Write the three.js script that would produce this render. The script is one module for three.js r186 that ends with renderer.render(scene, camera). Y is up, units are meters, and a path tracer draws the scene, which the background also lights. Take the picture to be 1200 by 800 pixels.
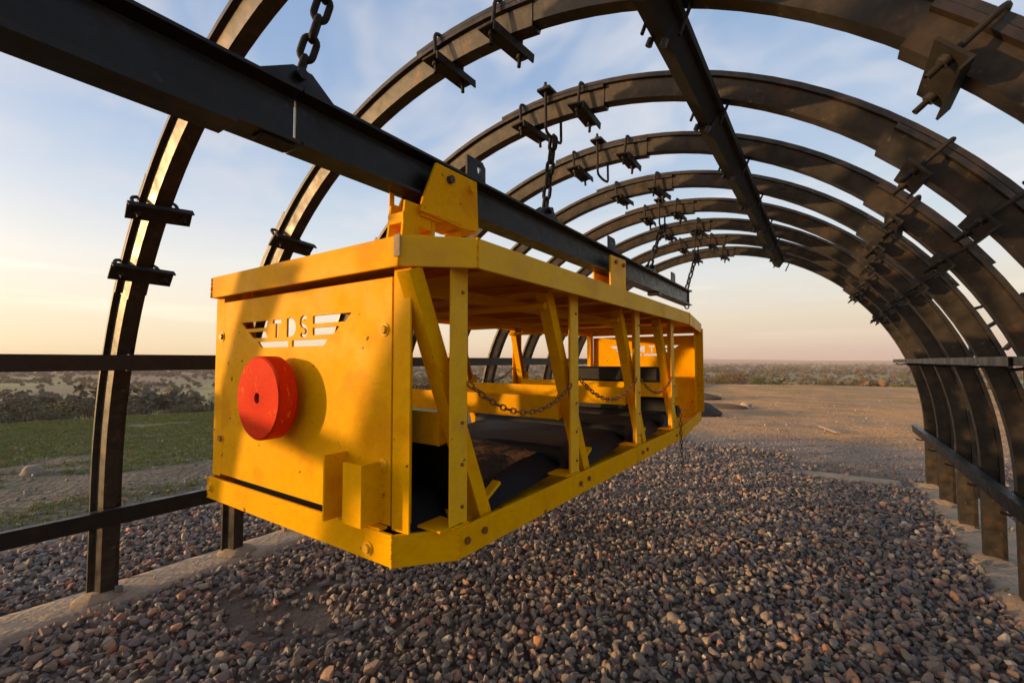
import * as THREE from 'three';
import { mergeGeometries, toCreasedNormals } from 'three/addons/utils/BufferGeometryUtils.js';
import { ImprovedNoise } from 'three/addons/math/ImprovedNoise.js';

// ---------------------------------------------------------------- camera, sky, sun, exposure
// World: X to the right across the arch tunnel, Y up, the tunnel runs towards -Z. D below is the distance along the tunnel (D = -z).
const V = (x, y, z) => new THREE.Vector3(x, y, z);
const P = (x, y, d) => new THREE.Vector3(x, y, -d);
const R = THREE.MathUtils.degToRad;
const scene = new THREE.Scene();
const camera = new THREE.PerspectiveCamera(73.8, 1024 / 682, 0.05, 30000);
camera.position.set(0, 1.5, 0);
camera.rotation.order = 'YXZ';
camera.rotation.set(R(2.42), R(34.62), 0);
camera.focus = 2.3; camera.userData.fStop = 4.5;
scene.add(camera);

const SUN_AZ = R(53.5), SUN_EL = R(6.8);
const sunDir = V(-Math.sin(SUN_AZ) * Math.cos(SUN_EL), Math.sin(SUN_EL), Math.cos(SUN_AZ) * Math.cos(SUN_EL));
const sun = new THREE.DirectionalLight(new THREE.Color().setRGB(1.0, 0.63, 0.28), 3.9);
sun.position.copy(sunDir).multiplyScalar(40);
sun.target.position.set(-1.5, 1, -3);
sun.castShadow = true;
sun.shadow.mapSize.set(2048, 2048);
Object.assign(sun.shadow.camera, { left: -14, right: 14, top: 10, bottom: -10, near: 1, far: 120 });
sun.shadow.radius = 2.2;
scene.add(sun, sun.target);

const renderer = new THREE.WebGLRenderer({ antialias: true });
renderer.toneMapping = THREE.LinearToneMapping;
renderer.toneMappingExposure = 1.2;
renderer.shadowMap.enabled = true;

// seeded random numbers and noise
function rng(seed) { let a = seed >>> 0; return () => { a = (a + 0x6D2B79F5) >>> 0; let t = a; t = Math.imul(t ^ (t >>> 15), t | 1); t ^= t + Math.imul(t ^ (t >>> 7), t | 61); return ((t ^ (t >>> 14)) >>> 0) / 4294967296; }; }
const noise = new ImprovedNoise();
const n3 = (x, y, z) => noise.noise(x, y, z);
function fbm(x, y, z = 0, o = 4) { let s = 0, a = 0.5, f = 1; for (let i = 0; i < o; i++) { s += a * n3(x * f, y * f, z + i * 7.3); a *= 0.5; f *= 2.03; } return s; }
const clamp = (x, a = 0, b = 1) => Math.min(b, Math.max(a, x));
const sstep = (a, b, x) => { const t = clamp((x - a) / (b - a)); return t * t * (3 - 2 * t); };
const lerp = (a, b, t) => a + (b - a) * t;
const lin = (v) => { v /= 255; return v <= 0.04045 ? v / 12.92 : Math.pow((v + 0.055) / 1.055, 2.4); };

// sky: evening air with thin high cloud, warm towards the horizon and brighter on the sun's side
{
  const W = 1600, Hh = 800, data = new Float32Array(W * Hh * 4);
  const toward = [[-90, 120, 105, 90], [0, 255, 226, 176], [2.5, 255, 235, 198], [6, 255, 244, 222], [10, 246, 243, 236], [15, 216, 226, 236], [22, 182, 202, 229], [32, 152, 179, 216], [50, 132, 160, 200], [90, 110, 142, 188]];
  const away = [[-90, 120, 105, 95], [0, 208, 180, 168], [2, 226, 203, 180], [5, 234, 220, 196], [9, 230, 229, 220], [14, 212, 224, 231], [22, 183, 203, 227], [32, 158, 184, 218], [50, 128, 158, 200], [90, 108, 140, 188]];
  const look = (tab, e, out) => { let i = 0; while (i < tab.length - 2 && e > tab[i + 1][0]) i++; const t = clamp((e - tab[i][0]) / (tab[i + 1][0] - tab[i][0])); for (let k = 0; k < 3; k++) out[k] = lin(lerp(tab[i][k + 1], tab[i + 1][k + 1], t)); };
  const a = [0, 0, 0], b = [0, 0, 0], sAz = Math.atan2(sunDir.z, sunDir.x);
  for (let j = 0; j < Hh; j++) {
    const el = ((j + 0.5) / Hh - 0.5) * Math.PI, ed = el * 180 / Math.PI, cy = Math.cos(el), sy = Math.sin(el);
    look(toward, ed, a); look(away, ed, b);
    for (let i = 0; i < W; i++) {
      const an = ((i + 0.5) / W - 0.5) * 2 * Math.PI, x = Math.cos(an) * cy, z = Math.sin(an) * cy;
      let da = Math.abs(an - sAz); if (da > Math.PI) da = 2 * Math.PI - da;
      const t = sstep(R(40), R(135), da);
      let r = lerp(a[0], b[0], t), g = lerp(a[1], b[1], t), bl = lerp(a[2], b[2], t);
      const cs = x * sunDir.x + sy * sunDir.y + z * sunDir.z, halo = Math.pow(Math.max(0, cs), 8) * 0.6 + Math.pow(Math.max(0, cs), 16) * 6.5;      // glow of the low sun in haze, its unseen core boosted as added fill
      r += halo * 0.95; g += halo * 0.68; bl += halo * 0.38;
      if (el > 0.02) {
        const k = 1 / (sy + 0.12), px = x * k, pz = z * k;
        const wx = px + 0.35 * fbm(px * 1.3, pz * 1.3, 5), wz = pz + 0.35 * fbm(px * 1.3 + 9, pz * 1.3, 8);
        let c = fbm(wx * 1.15 + wz * 0.5, wz * 2.3 - wx * 0.4, 2.2, 6) + 0.25 * fbm(wx * 5, wz * 5, 11, 3);
        c = sstep(-0.16, 0.34, c) * sstep(3, 16, ed) * lerp(0.45, 0.85, t);
        const cr = lerp(0.84, 0.76, t), cg = lerp(0.79, 0.78, t), cb = lerp(0.78, 0.83, t);
        r = lerp(r, Math.max(r, cr), c); g = lerp(g, Math.max(g, cg), c); bl = lerp(bl, Math.max(bl, cb), c);
        const st = sstep(0.1, 0.4, fbm(an * 2.2, ed * 0.55, 31, 4)) * sstep(1.5, 4, ed) * (1 - sstep(12, 20, ed)) * 0.10;
        r += st * 0.8; g += st * 0.72; bl += st * 0.66;
      }
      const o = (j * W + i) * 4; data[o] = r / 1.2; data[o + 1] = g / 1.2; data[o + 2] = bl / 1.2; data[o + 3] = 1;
    }
  }
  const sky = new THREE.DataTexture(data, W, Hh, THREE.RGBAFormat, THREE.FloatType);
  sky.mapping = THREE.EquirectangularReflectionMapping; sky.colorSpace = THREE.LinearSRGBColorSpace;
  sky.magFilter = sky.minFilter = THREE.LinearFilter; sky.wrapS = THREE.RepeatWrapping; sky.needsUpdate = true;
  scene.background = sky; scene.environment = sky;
}

// ---------------------------------------------------------------- textures and materials
function tex(size, fn, srgb = true, after = null) {
  const d = new Uint8Array(size * size * 4);
  for (let j = 0; j < size; j++) for (let i = 0; i < size; i++) {
    const c = fn(i / size, j / size), o = (j * size + i) * 4;
    d[o] = clamp(c[0]) * 255; d[o + 1] = clamp(c[1]) * 255; d[o + 2] = clamp(c[2]) * 255; d[o + 3] = 255;
  }
  if (after) after(d, size);
  const t = new THREE.DataTexture(d, size, size); t.wrapS = t.wrapT = THREE.RepeatWrapping; t.magFilter = THREE.LinearFilter; t.minFilter = THREE.LinearMipmapLinearFilter; t.generateMipmaps = true;
  if (srgb) t.colorSpace = THREE.SRGBColorSpace; t.needsUpdate = true; return t;
}
// tileable noise: blends four shifted copies
function tn(u, v, f, s, o = 4) {
  const q = (a, b) => fbm(a * f, b * f, s, o);
  const wu = sstep(0.75, 1, u), wv = sstep(0.75, 1, v);
  return lerp(lerp(q(u, v), q(u - 1, v), wu), lerp(q(u, v - 1), q(u - 1, v - 1), wu), wv);
}
const rep = (t, k) => { const c = t.clone(); c.repeat.set(k, k); c.needsUpdate = true; return c; };

const steelColor = tex(512, (u, v) => {
  const a = tn(u, v, 5, 1, 5), b = tn(u, v, 14, 4, 4), c = tn(u, v, 40, 9, 3), r = sstep(0.10, 0.36, a + b * 0.45), scuff = sstep(0.30, 0.42, tn(u, v, 22, 17, 3) + 0.35 * c);
  const base = 0.212 + 0.09 * b + 0.06 * c;
  let R0 = base * 1.04, G0 = base * 0.91, B0 = base * 0.78;
  R0 = lerp(R0, 0.36 + 0.15 * c, r * 0.42); G0 = lerp(G0, 0.25 + 0.1 * c, r * 0.42); B0 = lerp(B0, 0.17 + 0.05 * c, r * 0.42);
  R0 = lerp(R0, 0.52, scuff * 0.5); G0 = lerp(G0, 0.46, scuff * 0.5); B0 = lerp(B0, 0.41, scuff * 0.5);
  return [R0, G0, B0];
});
const steelBump = tex(512, (u, v) => { const k = 0.5 + 0.5 * tn(u, v, 30, 3, 4) + 0.25 * tn(u, v, 6, 6, 3); return [k, k, k]; }, false);
const steelRough = tex(512, (u, v) => { const k = 0.445 + 0.28 * tn(u, v, 12, 13, 4); return [k, k, k]; }, false);
const M = {};
M.steel = new THREE.MeshStandardMaterial({ map: steelColor, bumpMap: steelBump, bumpScale: 0.0008, roughnessMap: steelRough, roughness: 0.95, metalness: 0.45 });
M.steels = [[1, 1, 1], [0.86, 0.84, 0.82], [1.12, 1.0, 0.9]].map((q, i) => { const m = M.steel.clone(); m.color.setRGB(...q); m.map = steelColor.clone(); m.map.offset.set(0.31 * i, 0.17 * i); m.map.needsUpdate = true; return m; });
M.blackSteel = new THREE.MeshStandardMaterial({ map: steelColor, color: new THREE.Color().setRGB(0.30, 0.31, 0.34), bumpMap: steelBump, bumpScale: 0.001, roughnessMap: steelRough, roughness: 0.95, metalness: 0.3 });
M.tieSteel = new THREE.MeshStandardMaterial({ map: steelColor, color: new THREE.Color().setRGB(0.25, 0.25, 0.25), bumpMap: steelBump, bumpScale: 0.001, roughness: 0.8, metalness: 0.2 });
M.darkSteel = new THREE.MeshStandardMaterial({ map: steelColor, color: new THREE.Color().setRGB(0.55, 0.52, 0.5), bumpMap: steelBump, bumpScale: 0.001, roughness: 0.75, metalness: 0.3 });
M.bolt = new THREE.MeshStandardMaterial({ color: new THREE.Color().setRGB(0.07, 0.06, 0.055), roughness: 0.55, metalness: 0.6 });
M.brass = new THREE.MeshStandardMaterial({ color: new THREE.Color().setRGB(0.30, 0.13, 0.05), roughness: 0.5, metalness: 0.7 });

const paintColor = tex(1024, (u, v) => {
  const a = tn(u, v, 4, 21, 4), b = tn(u, v, 30, 23, 4), d = tn(u, v, 90, 29, 2);
  const chip = sstep(0.41, 0.46, tn(u, v, 26, 41, 3) + 0.25 * d), grime = sstep(0.0, 0.4, a + 0.3 * b) * 0.5, fine = 0.05 * b + 0.04 * d + 0.05 * a;
  let r = 0.92 + fine - grime * 0.16, g = 0.665 + fine - grime * 0.2, bl = 0.004 + grime * 0.03;
  r = lerp(r, 0.36, chip * 0.8); g = lerp(g, 0.24, chip * 0.8); bl = lerp(bl, 0.12, chip * 0.8);
  return [r, g, bl];
}, true, (d, n) => {                                                   // scuffs and scratches, some down to the metal
  const rnd = rng(4242);
  for (let k = 0; k < 150; k++) {
    let x = rnd() * n, y = rnd() * n, a = rnd() * 6.3; const len = 8 + 60 * rnd() * rnd(), deep = rnd() < 0.25, q = 0.25 + 0.5 * rnd();
    for (let i = 0; i < len; i++) { a += (rnd() - 0.5) * 0.12; x += Math.cos(a); y += Math.sin(a); const o = ((((Math.floor(y) % n) + n) % n) * n + (((Math.floor(x) % n) + n) % n)) * 4; d[o] = lerp(d[o], deep ? 95 : 205, q); d[o + 1] = lerp(d[o + 1], deep ? 62 : 150, q); d[o + 2] = lerp(d[o + 2], deep ? 38 : 60, q); }
  }
});
const paintBump = tex(512, (u, v) => { const k = 0.5 + 0.4 * tn(u, v, 45, 53, 3) + 0.3 * tn(u, v, 5, 57, 3); return [k, k, k]; }, false);
const paintRough = tex(512, (u, v) => { const k = 0.50 + 0.3 * tn(u, v, 9, 61, 4); return [k, k, k]; }, false);
M.yellow = new THREE.MeshPhysicalMaterial({ map: paintColor, bumpMap: paintBump, bumpScale: 0.0009, roughnessMap: paintRough, roughness: 0.95, metalness: 0, specularIntensity: 0.06 });
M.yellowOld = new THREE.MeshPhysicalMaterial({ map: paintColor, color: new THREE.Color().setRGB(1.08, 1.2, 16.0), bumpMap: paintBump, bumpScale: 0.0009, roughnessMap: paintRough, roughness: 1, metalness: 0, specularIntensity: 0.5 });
const redColor = tex(512, (u, v) => { const a = tn(u, v, 8, 71, 5), b = tn(u, v, 40, 73, 3), w = sstep(0.25, 0.4, a + 0.6 * b); return [lerp(0.84, 0.92, w) + 0.06 * b, lerp(0.20, 0.42, w) + 0.05 * a, lerp(0.01, 0.06, w)]; });
M.red = new THREE.MeshPhysicalMaterial({ specularIntensity: 0.12, map: redColor, bumpMap: rep(paintBump, 4), bumpScale: 0.004, roughness: 0.6 });
const vinylBump = tex(512, (u, v) => { const k = 0.5 + 0.5 * tn(u, v, 7, 81, 4) + 0.12 * tn(u, v, 60, 83, 2); return [k, k, k]; }, false);
M.vinyl = new THREE.MeshPhysicalMaterial({ color: new THREE.Color().setRGB(0.010, 0.010, 0.011), bumpMap: vinylBump, bumpScale: 0.005, roughness: 0.62, specularIntensity: 0.6 });
const foamColor = tex(512, (u, v) => { const a = tn(u, v, 6, 91, 4), b = tn(u * 1, v, 50, 93, 3), f = sstep(-0.12, 0.25, a + 0.25 * b); return [lerp(0.22, 0.66, f) + 0.14 * b, lerp(0.16, 0.47, f) + 0.12 * b, lerp(0.11, 0.27, f) + 0.08 * b]; });
M.foam = new THREE.MeshStandardMaterial({ map: foamColor, bumpMap: rep(steelBump, 3), bumpScale: 0.01, roughness: 1 });
M.rubber = new THREE.MeshStandardMaterial({ color: new THREE.Color().setRGB(0.02, 0.02, 0.02), roughness: 0.7 });
const concColor = tex(512, (u, v) => { const a = tn(u, v, 5, 101, 5), b = tn(u, v, 34, 103, 4), crack = 1 - sstep(0, 0.018, Math.abs(tn(u, v, 4, 107, 4))), s = 0.66 + 0.12 * a + 0.10 * b - 0.16 * crack; return [s, s * 0.86, s * 0.70]; });
M.concrete = new THREE.MeshStandardMaterial({ map: concColor, bumpMap: rep(steelBump, 1), bumpScale: 0.01, roughness: 0.95 });
const grainTex = tex(1024, (u, v) => { const a = tn(u, v, 6, 111, 4), b = tn(u, v, 40, 113, 4), c = tn(u, v, 120, 117, 2), s = 0.93 + 0.14 * a + 0.22 * b + 0.18 * c; return [s, s, s]; });
const grainBump = tex(512, (u, v) => { const k = 0.5 + 0.5 * tn(u, v, 30, 121, 4) + 0.2 * tn(u, v, 90, 123, 2); return [k, k, k]; }, false);
M.ground = new THREE.MeshStandardMaterial({ vertexColors: true, map: grainTex, bumpMap: grainBump, bumpScale: 0.05, roughness: 1 });
M.soil = new THREE.MeshStandardMaterial({ map: grainTex, color: new THREE.Color().setRGB(0.19, 0.135, 0.095), bumpMap: grainBump, bumpScale: 0.02, roughness: 1 });
M.stone = new THREE.MeshStandardMaterial({ color: 0xffffff, roughness: 0.85, bumpMap: steelBump, bumpScale: 0.002 });
const leafMat = (r, g, b) => new THREE.MeshStandardMaterial({ color: new THREE.Color().setRGB(r, g, b), roughness: 0.9, side: THREE.DoubleSide });
M.leafOlive = leafMat(0.12, 0.10, 0.036); M.leafBrown = leafMat(0.16, 0.095, 0.048); M.leafDark = leafMat(0.105, 0.088, 0.05); M.leafGreen = leafMat(0.08, 0.09, 0.028);
M.bark = new THREE.MeshStandardMaterial({ color: new THREE.Color().setRGB(0.06, 0.045, 0.035), roughness: 1 });
M.grass = new THREE.MeshStandardMaterial({ color: 0xffffff, roughness: 0.9, side: THREE.DoubleSide });

// ---------------------------------------------------------------- helpers
const taken = new Map();
function numbered(n) { const k = taken.get(n) || 0; taken.set(n, k + 1); return k ? `${n}_${String(k).padStart(3, '0')}` : n; }
function mesh(name, geo, mat, parent = null) { const m = new THREE.Mesh(geo, mat); m.castShadow = m.receiveShadow = true; if (parent) { m.name = name; parent.add(m); } else { m.name = numbered(name); scene.add(m); } return m; }
function tag(o, label, category, group) { Object.assign(o.userData, { label, category }); if (group) o.userData.group = group; return o; }
function thing(name, label, category, pos = V(0, 0, 0), group) { const g = new THREE.Group(); g.name = numbered(name); g.position.copy(pos); scene.add(g); return tag(g, label, category, group); }
function structure(o, label) { o.userData.kind = 'structure'; if (label) o.userData.label = label; return o; }
// uv in metres from the dominant axis of each face
function boxUV(g) {
  const n = g.index ? g.toNonIndexed() : g; if (!n.attributes.normal) n.computeVertexNormals();
  const p = n.attributes.position, uv = new Float32Array(p.count * 2), a = V(), b = V(), c = V();
  for (let i = 0; i < p.count; i += 3) {
    a.fromBufferAttribute(p, i); b.fromBufferAttribute(p, i + 1); c.fromBufferAttribute(p, i + 2);
    const e = b.clone().sub(a).cross(c.clone().sub(a)), x = Math.abs(e.x), y = Math.abs(e.y), z = Math.abs(e.z);
    [a, b, c].forEach((q, k) => { let u, v; if (x >= y && x >= z) { u = q.z; v = q.y; } else if (y >= z) { u = q.x; v = q.z; } else { u = q.x; v = q.y; } uv[(i + k) * 2] = u + 0.37 * (x > y ? 1 : 0); uv[(i + k) * 2 + 1] = v; });
  }
  n.setAttribute('uv', new THREE.BufferAttribute(uv, 2)); return n;
}
const merge = (list) => mergeGeometries(list.map((g) => { const n = g.index ? g.toNonIndexed() : g; for (const k of Object.keys(n.attributes)) if (!['position', 'normal', 'uv'].includes(k)) n.deleteAttribute(k); return n; }));
// box with chamfered edges, centred at c, axes x/y/z given as vectors
function chamferBox(w, h, d, ch = 0.003) {
  ch = Math.min(ch, w * 0.3, h * 0.3, d * 0.3);
  const s = new THREE.Shape(); const x = w / 2 - ch, y = h / 2 - ch; s.moveTo(-x, -y); s.lineTo(x, -y); s.lineTo(x, y); s.lineTo(-x, y); s.closePath();
  const g = new THREE.ExtrudeGeometry(s, { depth: d - 2 * ch, bevelEnabled: true, bevelThickness: ch, bevelSize: ch, bevelSegments: 1 }); g.translate(0, 0, -(d - 2 * ch) / 2); return g;
}
function block(x0, x1, y0, y1, z0, z1, ch = 0.003) { const g = chamferBox(Math.abs(x1 - x0), Math.abs(y1 - y0), Math.abs(z1 - z0), ch); g.translate((x0 + x1) / 2, (y0 + y1) / 2, (z0 + z1) / 2); return boxUV(g); }
// straight bar of any cross-section (list of [side, up]) from p to q
function bar(p, q, prof, up = V(0, 1, 0)) {
  const f = q.clone().sub(p).normalize(), b = f.clone().cross(up).normalize(), n = b.clone().cross(f).normalize();
  return sweep(prof, [{ p, n, b }, { p: q, n, b }]);
}
const rect = (w, h) => [[-w / 2, -h / 2], [w / 2, -h / 2], [w / 2, h / 2], [-w / 2, h / 2]];
function sweep(prof, frames, crease = 0.55) {
  const pos = [], uv = [], N = prof.length, per = [0]; let L = 0;
  for (let i = 0; i < N; i++) { const a = prof[i], b = prof[(i + 1) % N]; per.push(per[i] + Math.hypot(b[0] - a[0], b[1] - a[1])); }
  const ring = frames.map((f) => prof.map(([s, r]) => f.p.clone().addScaledVector(f.b, s).addScaledVector(f.n, r)));
  const put = (v, a, b) => { pos.push(v.x, v.y, v.z); uv.push(a, b); };
  for (let k = 0; k + 1 < ring.length; k++) {
    const L1 = L + frames[k].p.distanceTo(frames[k + 1].p);
    for (let i = 0; i < N; i++) {
      const j = (i + 1) % N, a = ring[k][i], b = ring[k][j], c = ring[k + 1][j], d = ring[k + 1][i];
      put(a, per[i], L); put(b, per[i + 1], L); put(c, per[i + 1], L1); put(a, per[i], L); put(c, per[i + 1], L1); put(d, per[i], L1);
    }
    L = L1;
  }
  const tri = THREE.ShapeUtils.triangulateShape(prof.map(([x, y]) => new THREE.Vector2(x, y)), []);
  for (const [e, flip] of [[0, true], [ring.length - 1, false]]) for (const t of tri) { const o = flip ? [t[2], t[1], t[0]] : t; for (const i of o) put(ring[e][i], prof[i][0], prof[i][1]); }
  const g = new THREE.BufferGeometry(); g.setAttribute('position', new THREE.Float32BufferAttribute(pos, 3)); g.setAttribute('uv', new THREE.Float32BufferAttribute(uv, 2));
  g.computeVertexNormals(); return frames.length > 2 ? toCreasedNormals(g, crease) : g;
}
const round = (pts, r, closed = false, seg = 8, ts = 0) => { const g = new THREE.TubeGeometry(new THREE.CatmullRomCurve3(pts, closed, 'centripetal'), ts || pts.length * 4, r, seg, closed); return g.toNonIndexed(); };
const hexBolt = (r = 0.012, h = 0.01) => { const g = new THREE.CylinderGeometry(r * 0.92, r, h, 6); return g.toNonIndexed(); };
// chains: one shared link shape per size, alternate links turned a quarter
function linkGeo(len, wid, wire) { const pts = [], R0 = wid / 2 - wire, s = len / 2 - wid / 2; for (let i = 0; i < 8; i++) { const a = Math.PI * i / 7; pts.push(V(R0 * Math.cos(a), s + R0 * Math.sin(a), 0)); } for (let i = 0; i < 8; i++) { const a = Math.PI + Math.PI * i / 7; pts.push(V(R0 * Math.cos(a), -s + R0 * Math.sin(a), 0)); } return new THREE.TubeGeometry(new THREE.CatmullRomCurve3(pts, true, 'catmullrom', 0.3), 28, wire, 7, true); }
function chain(root, pts, geo, pitch, mat, side = V(0, 0, 1)) {
  const curve = new THREE.CatmullRomCurve3(pts), L = curve.getLength(), n = Math.max(2, Math.round(L / pitch)); let k = 0;
  for (let i = 0; i < n; i++) {
    const m = mesh('chain_link', geo, mat, root), t = (i + 0.5) / n, y = curve.getTangentAt(t), x = side.clone().addScaledVector(y, -side.dot(y)).normalize(), z = x.clone().cross(y);
    if (k++ % 2) { const q = x.clone(); x.copy(z); z.copy(q).negate(); }
    m.matrix.makeBasis(x, y, z); m.matrix.setPosition(curve.getPointAt(t)); m.matrix.decompose(m.position, m.quaternion, m.scale);
  }
}

// ---------------------------------------------------------------- ground
const CX = -1.395, CY = 0.705, RI = 2.34;      // tunnel arch: axis, spring height, inner radius
const EDGE = (phi) => lerp(15.5, 34, sstep(-1.25, 0.05, phi));      // distance to the rim of the plateau
function terrainY(x, d) {
  const r = Math.hypot(x, d), phi = Math.atan2(x, d), e = (d > -6 ? EDGE(phi) : 25) + 2 * n3(x * 0.08, d * 0.08, 3);
  const out = Math.max(0, r - e);
  let y = -24 * (1 - Math.exp(-out * 0.0052)) + (out > 0 ? 0.5 * n3(x * 0.05, d * 0.05, 9) * sstep(0, 30, out) : 0);
  y += (0.05 * fbm(x * 0.35, d * 0.35, 2) + 0.035 * fbm(x * 1.3, d * 1.3, 14, 3)) * sstep(4, 8, r) + sstep(200, 1200, r) * 4 * fbm(x * 0.002, d * 0.002, 6);
  y += sstep(3800, 6800, r) * (38 + 44 * fbm(x * 0.0004, d * 0.0004, 12));
  const bed = sstep(-5.9, -5.5, x) * (1 - sstep(1.9, 2.3, x)) * sstep(-4.6, -4.2, d) * (1 - sstep(7.9, 8.3, d));
  return y - 0.10 * bed;
}
{
  const NA = 640, rr = []; for (let r = 0.4; r < 7200; r *= r < 60 ? 1.035 : 1.045) rr.push(r);
  const pos = [], col = [], uv = [], idx = [], c = [0, 0, 0];
  const mix = (o, q, t) => { for (let k = 0; k < 3; k++) o[k] = lerp(o[k], q[k], t); };
  const put = (x, d) => {
    const r = Math.hypot(x, d), phi = Math.atan2(x, d), e = EDGE(phi), n1 = fbm(x * 0.25, d * 0.25, 4, 4), n2 = fbm(x * 1.6, d * 1.6, 7, 4), n4 = fbm(x * 0.03, d * 0.03, 8, 3);
    c[0] = 0.62; c[1] = 0.31; c[2] = 0.105;                                          // bare tan earth
    mix(c, [0.42, 0.255, 0.14], sstep(-0.05, 0.25, n1 + 0.5 * n2) * 0.8); mix(c, [0.30, 0.17, 0.07], sstep(0.02, 0.22, fbm(x * 0.35 + 40, d * 0.9, 23, 4)) * 0.7);              // greyer trodden patches
    mix(c, [0.27, 0.205, 0.15], (1 - sstep(9.5, 11.0, Math.hypot(x * 0.5 + 0.6, d) + 1.5 * n1)) * 0.9); // fine grey grit round the tunnel mouth
    mix(c, [0.34, 0.21, 0.055], sstep(-0.02, 0.2, fbm(x * 0.16, d * 0.5, 15, 4)) * sstep(15, 22, d) * 0.8);   // dry grass ahead
    const left = sstep(-5.6, -8.5, x + 1.6 * n2) ;
    mix(c, [0.155, 0.12, 0.076], sstep(-4.8, -5.8, x)); mix(c, [0.09, 0.07, 0.045], sstep(-4.8, -5.8, x) * sstep(-0.02, 0.2, n2 + 0.5 * n1) * 0.8);
    mix(c, [0.115, 0.122, 0.030], left * sstep(-0.08, 0.10, fbm(x * 0.9, d * 0.42, 19, 5) + 0.30 * sstep(-7.6, -11.0, x) - 0.03));
    if (r > e) {                                                                       // beyond the rim
      const far = sstep(e, e + 25, r);
      mix(c, [0.16, 0.13, 0.05], far);
      const cell = n3(Math.floor(x / 130 + 0.4 * n4) * 3.7, Math.floor(d / 170) * 5.1, 1.5);
      mix(c, cell > 0.12 ? [0.30, 0.28, 0.09] : cell > -0.12 ? [0.19, 0.19, 0.065] : [0.20, 0.135, 0.08], sstep(60, 140, r));
      mix(c, [0.19, 0.12, 0.08], sstep(700, 1500, r) * 0.75);
    }
    pos.push(x, terrainY(x, d), -d); col.push(...c); uv.push(x / 2.6 , d / 2.6);
  };
  put(0, 0); rr.forEach((r) => { for (let i = 0; i < NA; i++) { const a = i / NA * 2 * Math.PI; put(r * Math.sin(a), r * Math.cos(a)); } });
  for (let i = 0; i < NA; i++) idx.push(0, 1 + (i + 1) % NA, 1 + i);
  for (let k = 0; k + 1 < rr.length; k++) for (let i = 0; i < NA; i++) { const a = 1 + k * NA + i, b = 1 + k * NA + (i + 1) % NA, d = a + NA, e = b + NA; idx.push(a, b, d, b, e, d); }
  const g = new THREE.BufferGeometry(); g.setAttribute('position', new THREE.Float32BufferAttribute(pos, 3)); g.setAttribute('color', new THREE.Float32BufferAttribute(col, 3)); g.setAttribute('uv', new THREE.Float32BufferAttribute(uv, 2)); g.setIndex(idx); g.computeVertexNormals();
  structure(mesh('ground', g, M.ground));
}
scene.fog = new THREE.FogExp2(new THREE.Color().setRGB(0.80, 0.66, 0.60), 0.00016);

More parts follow.
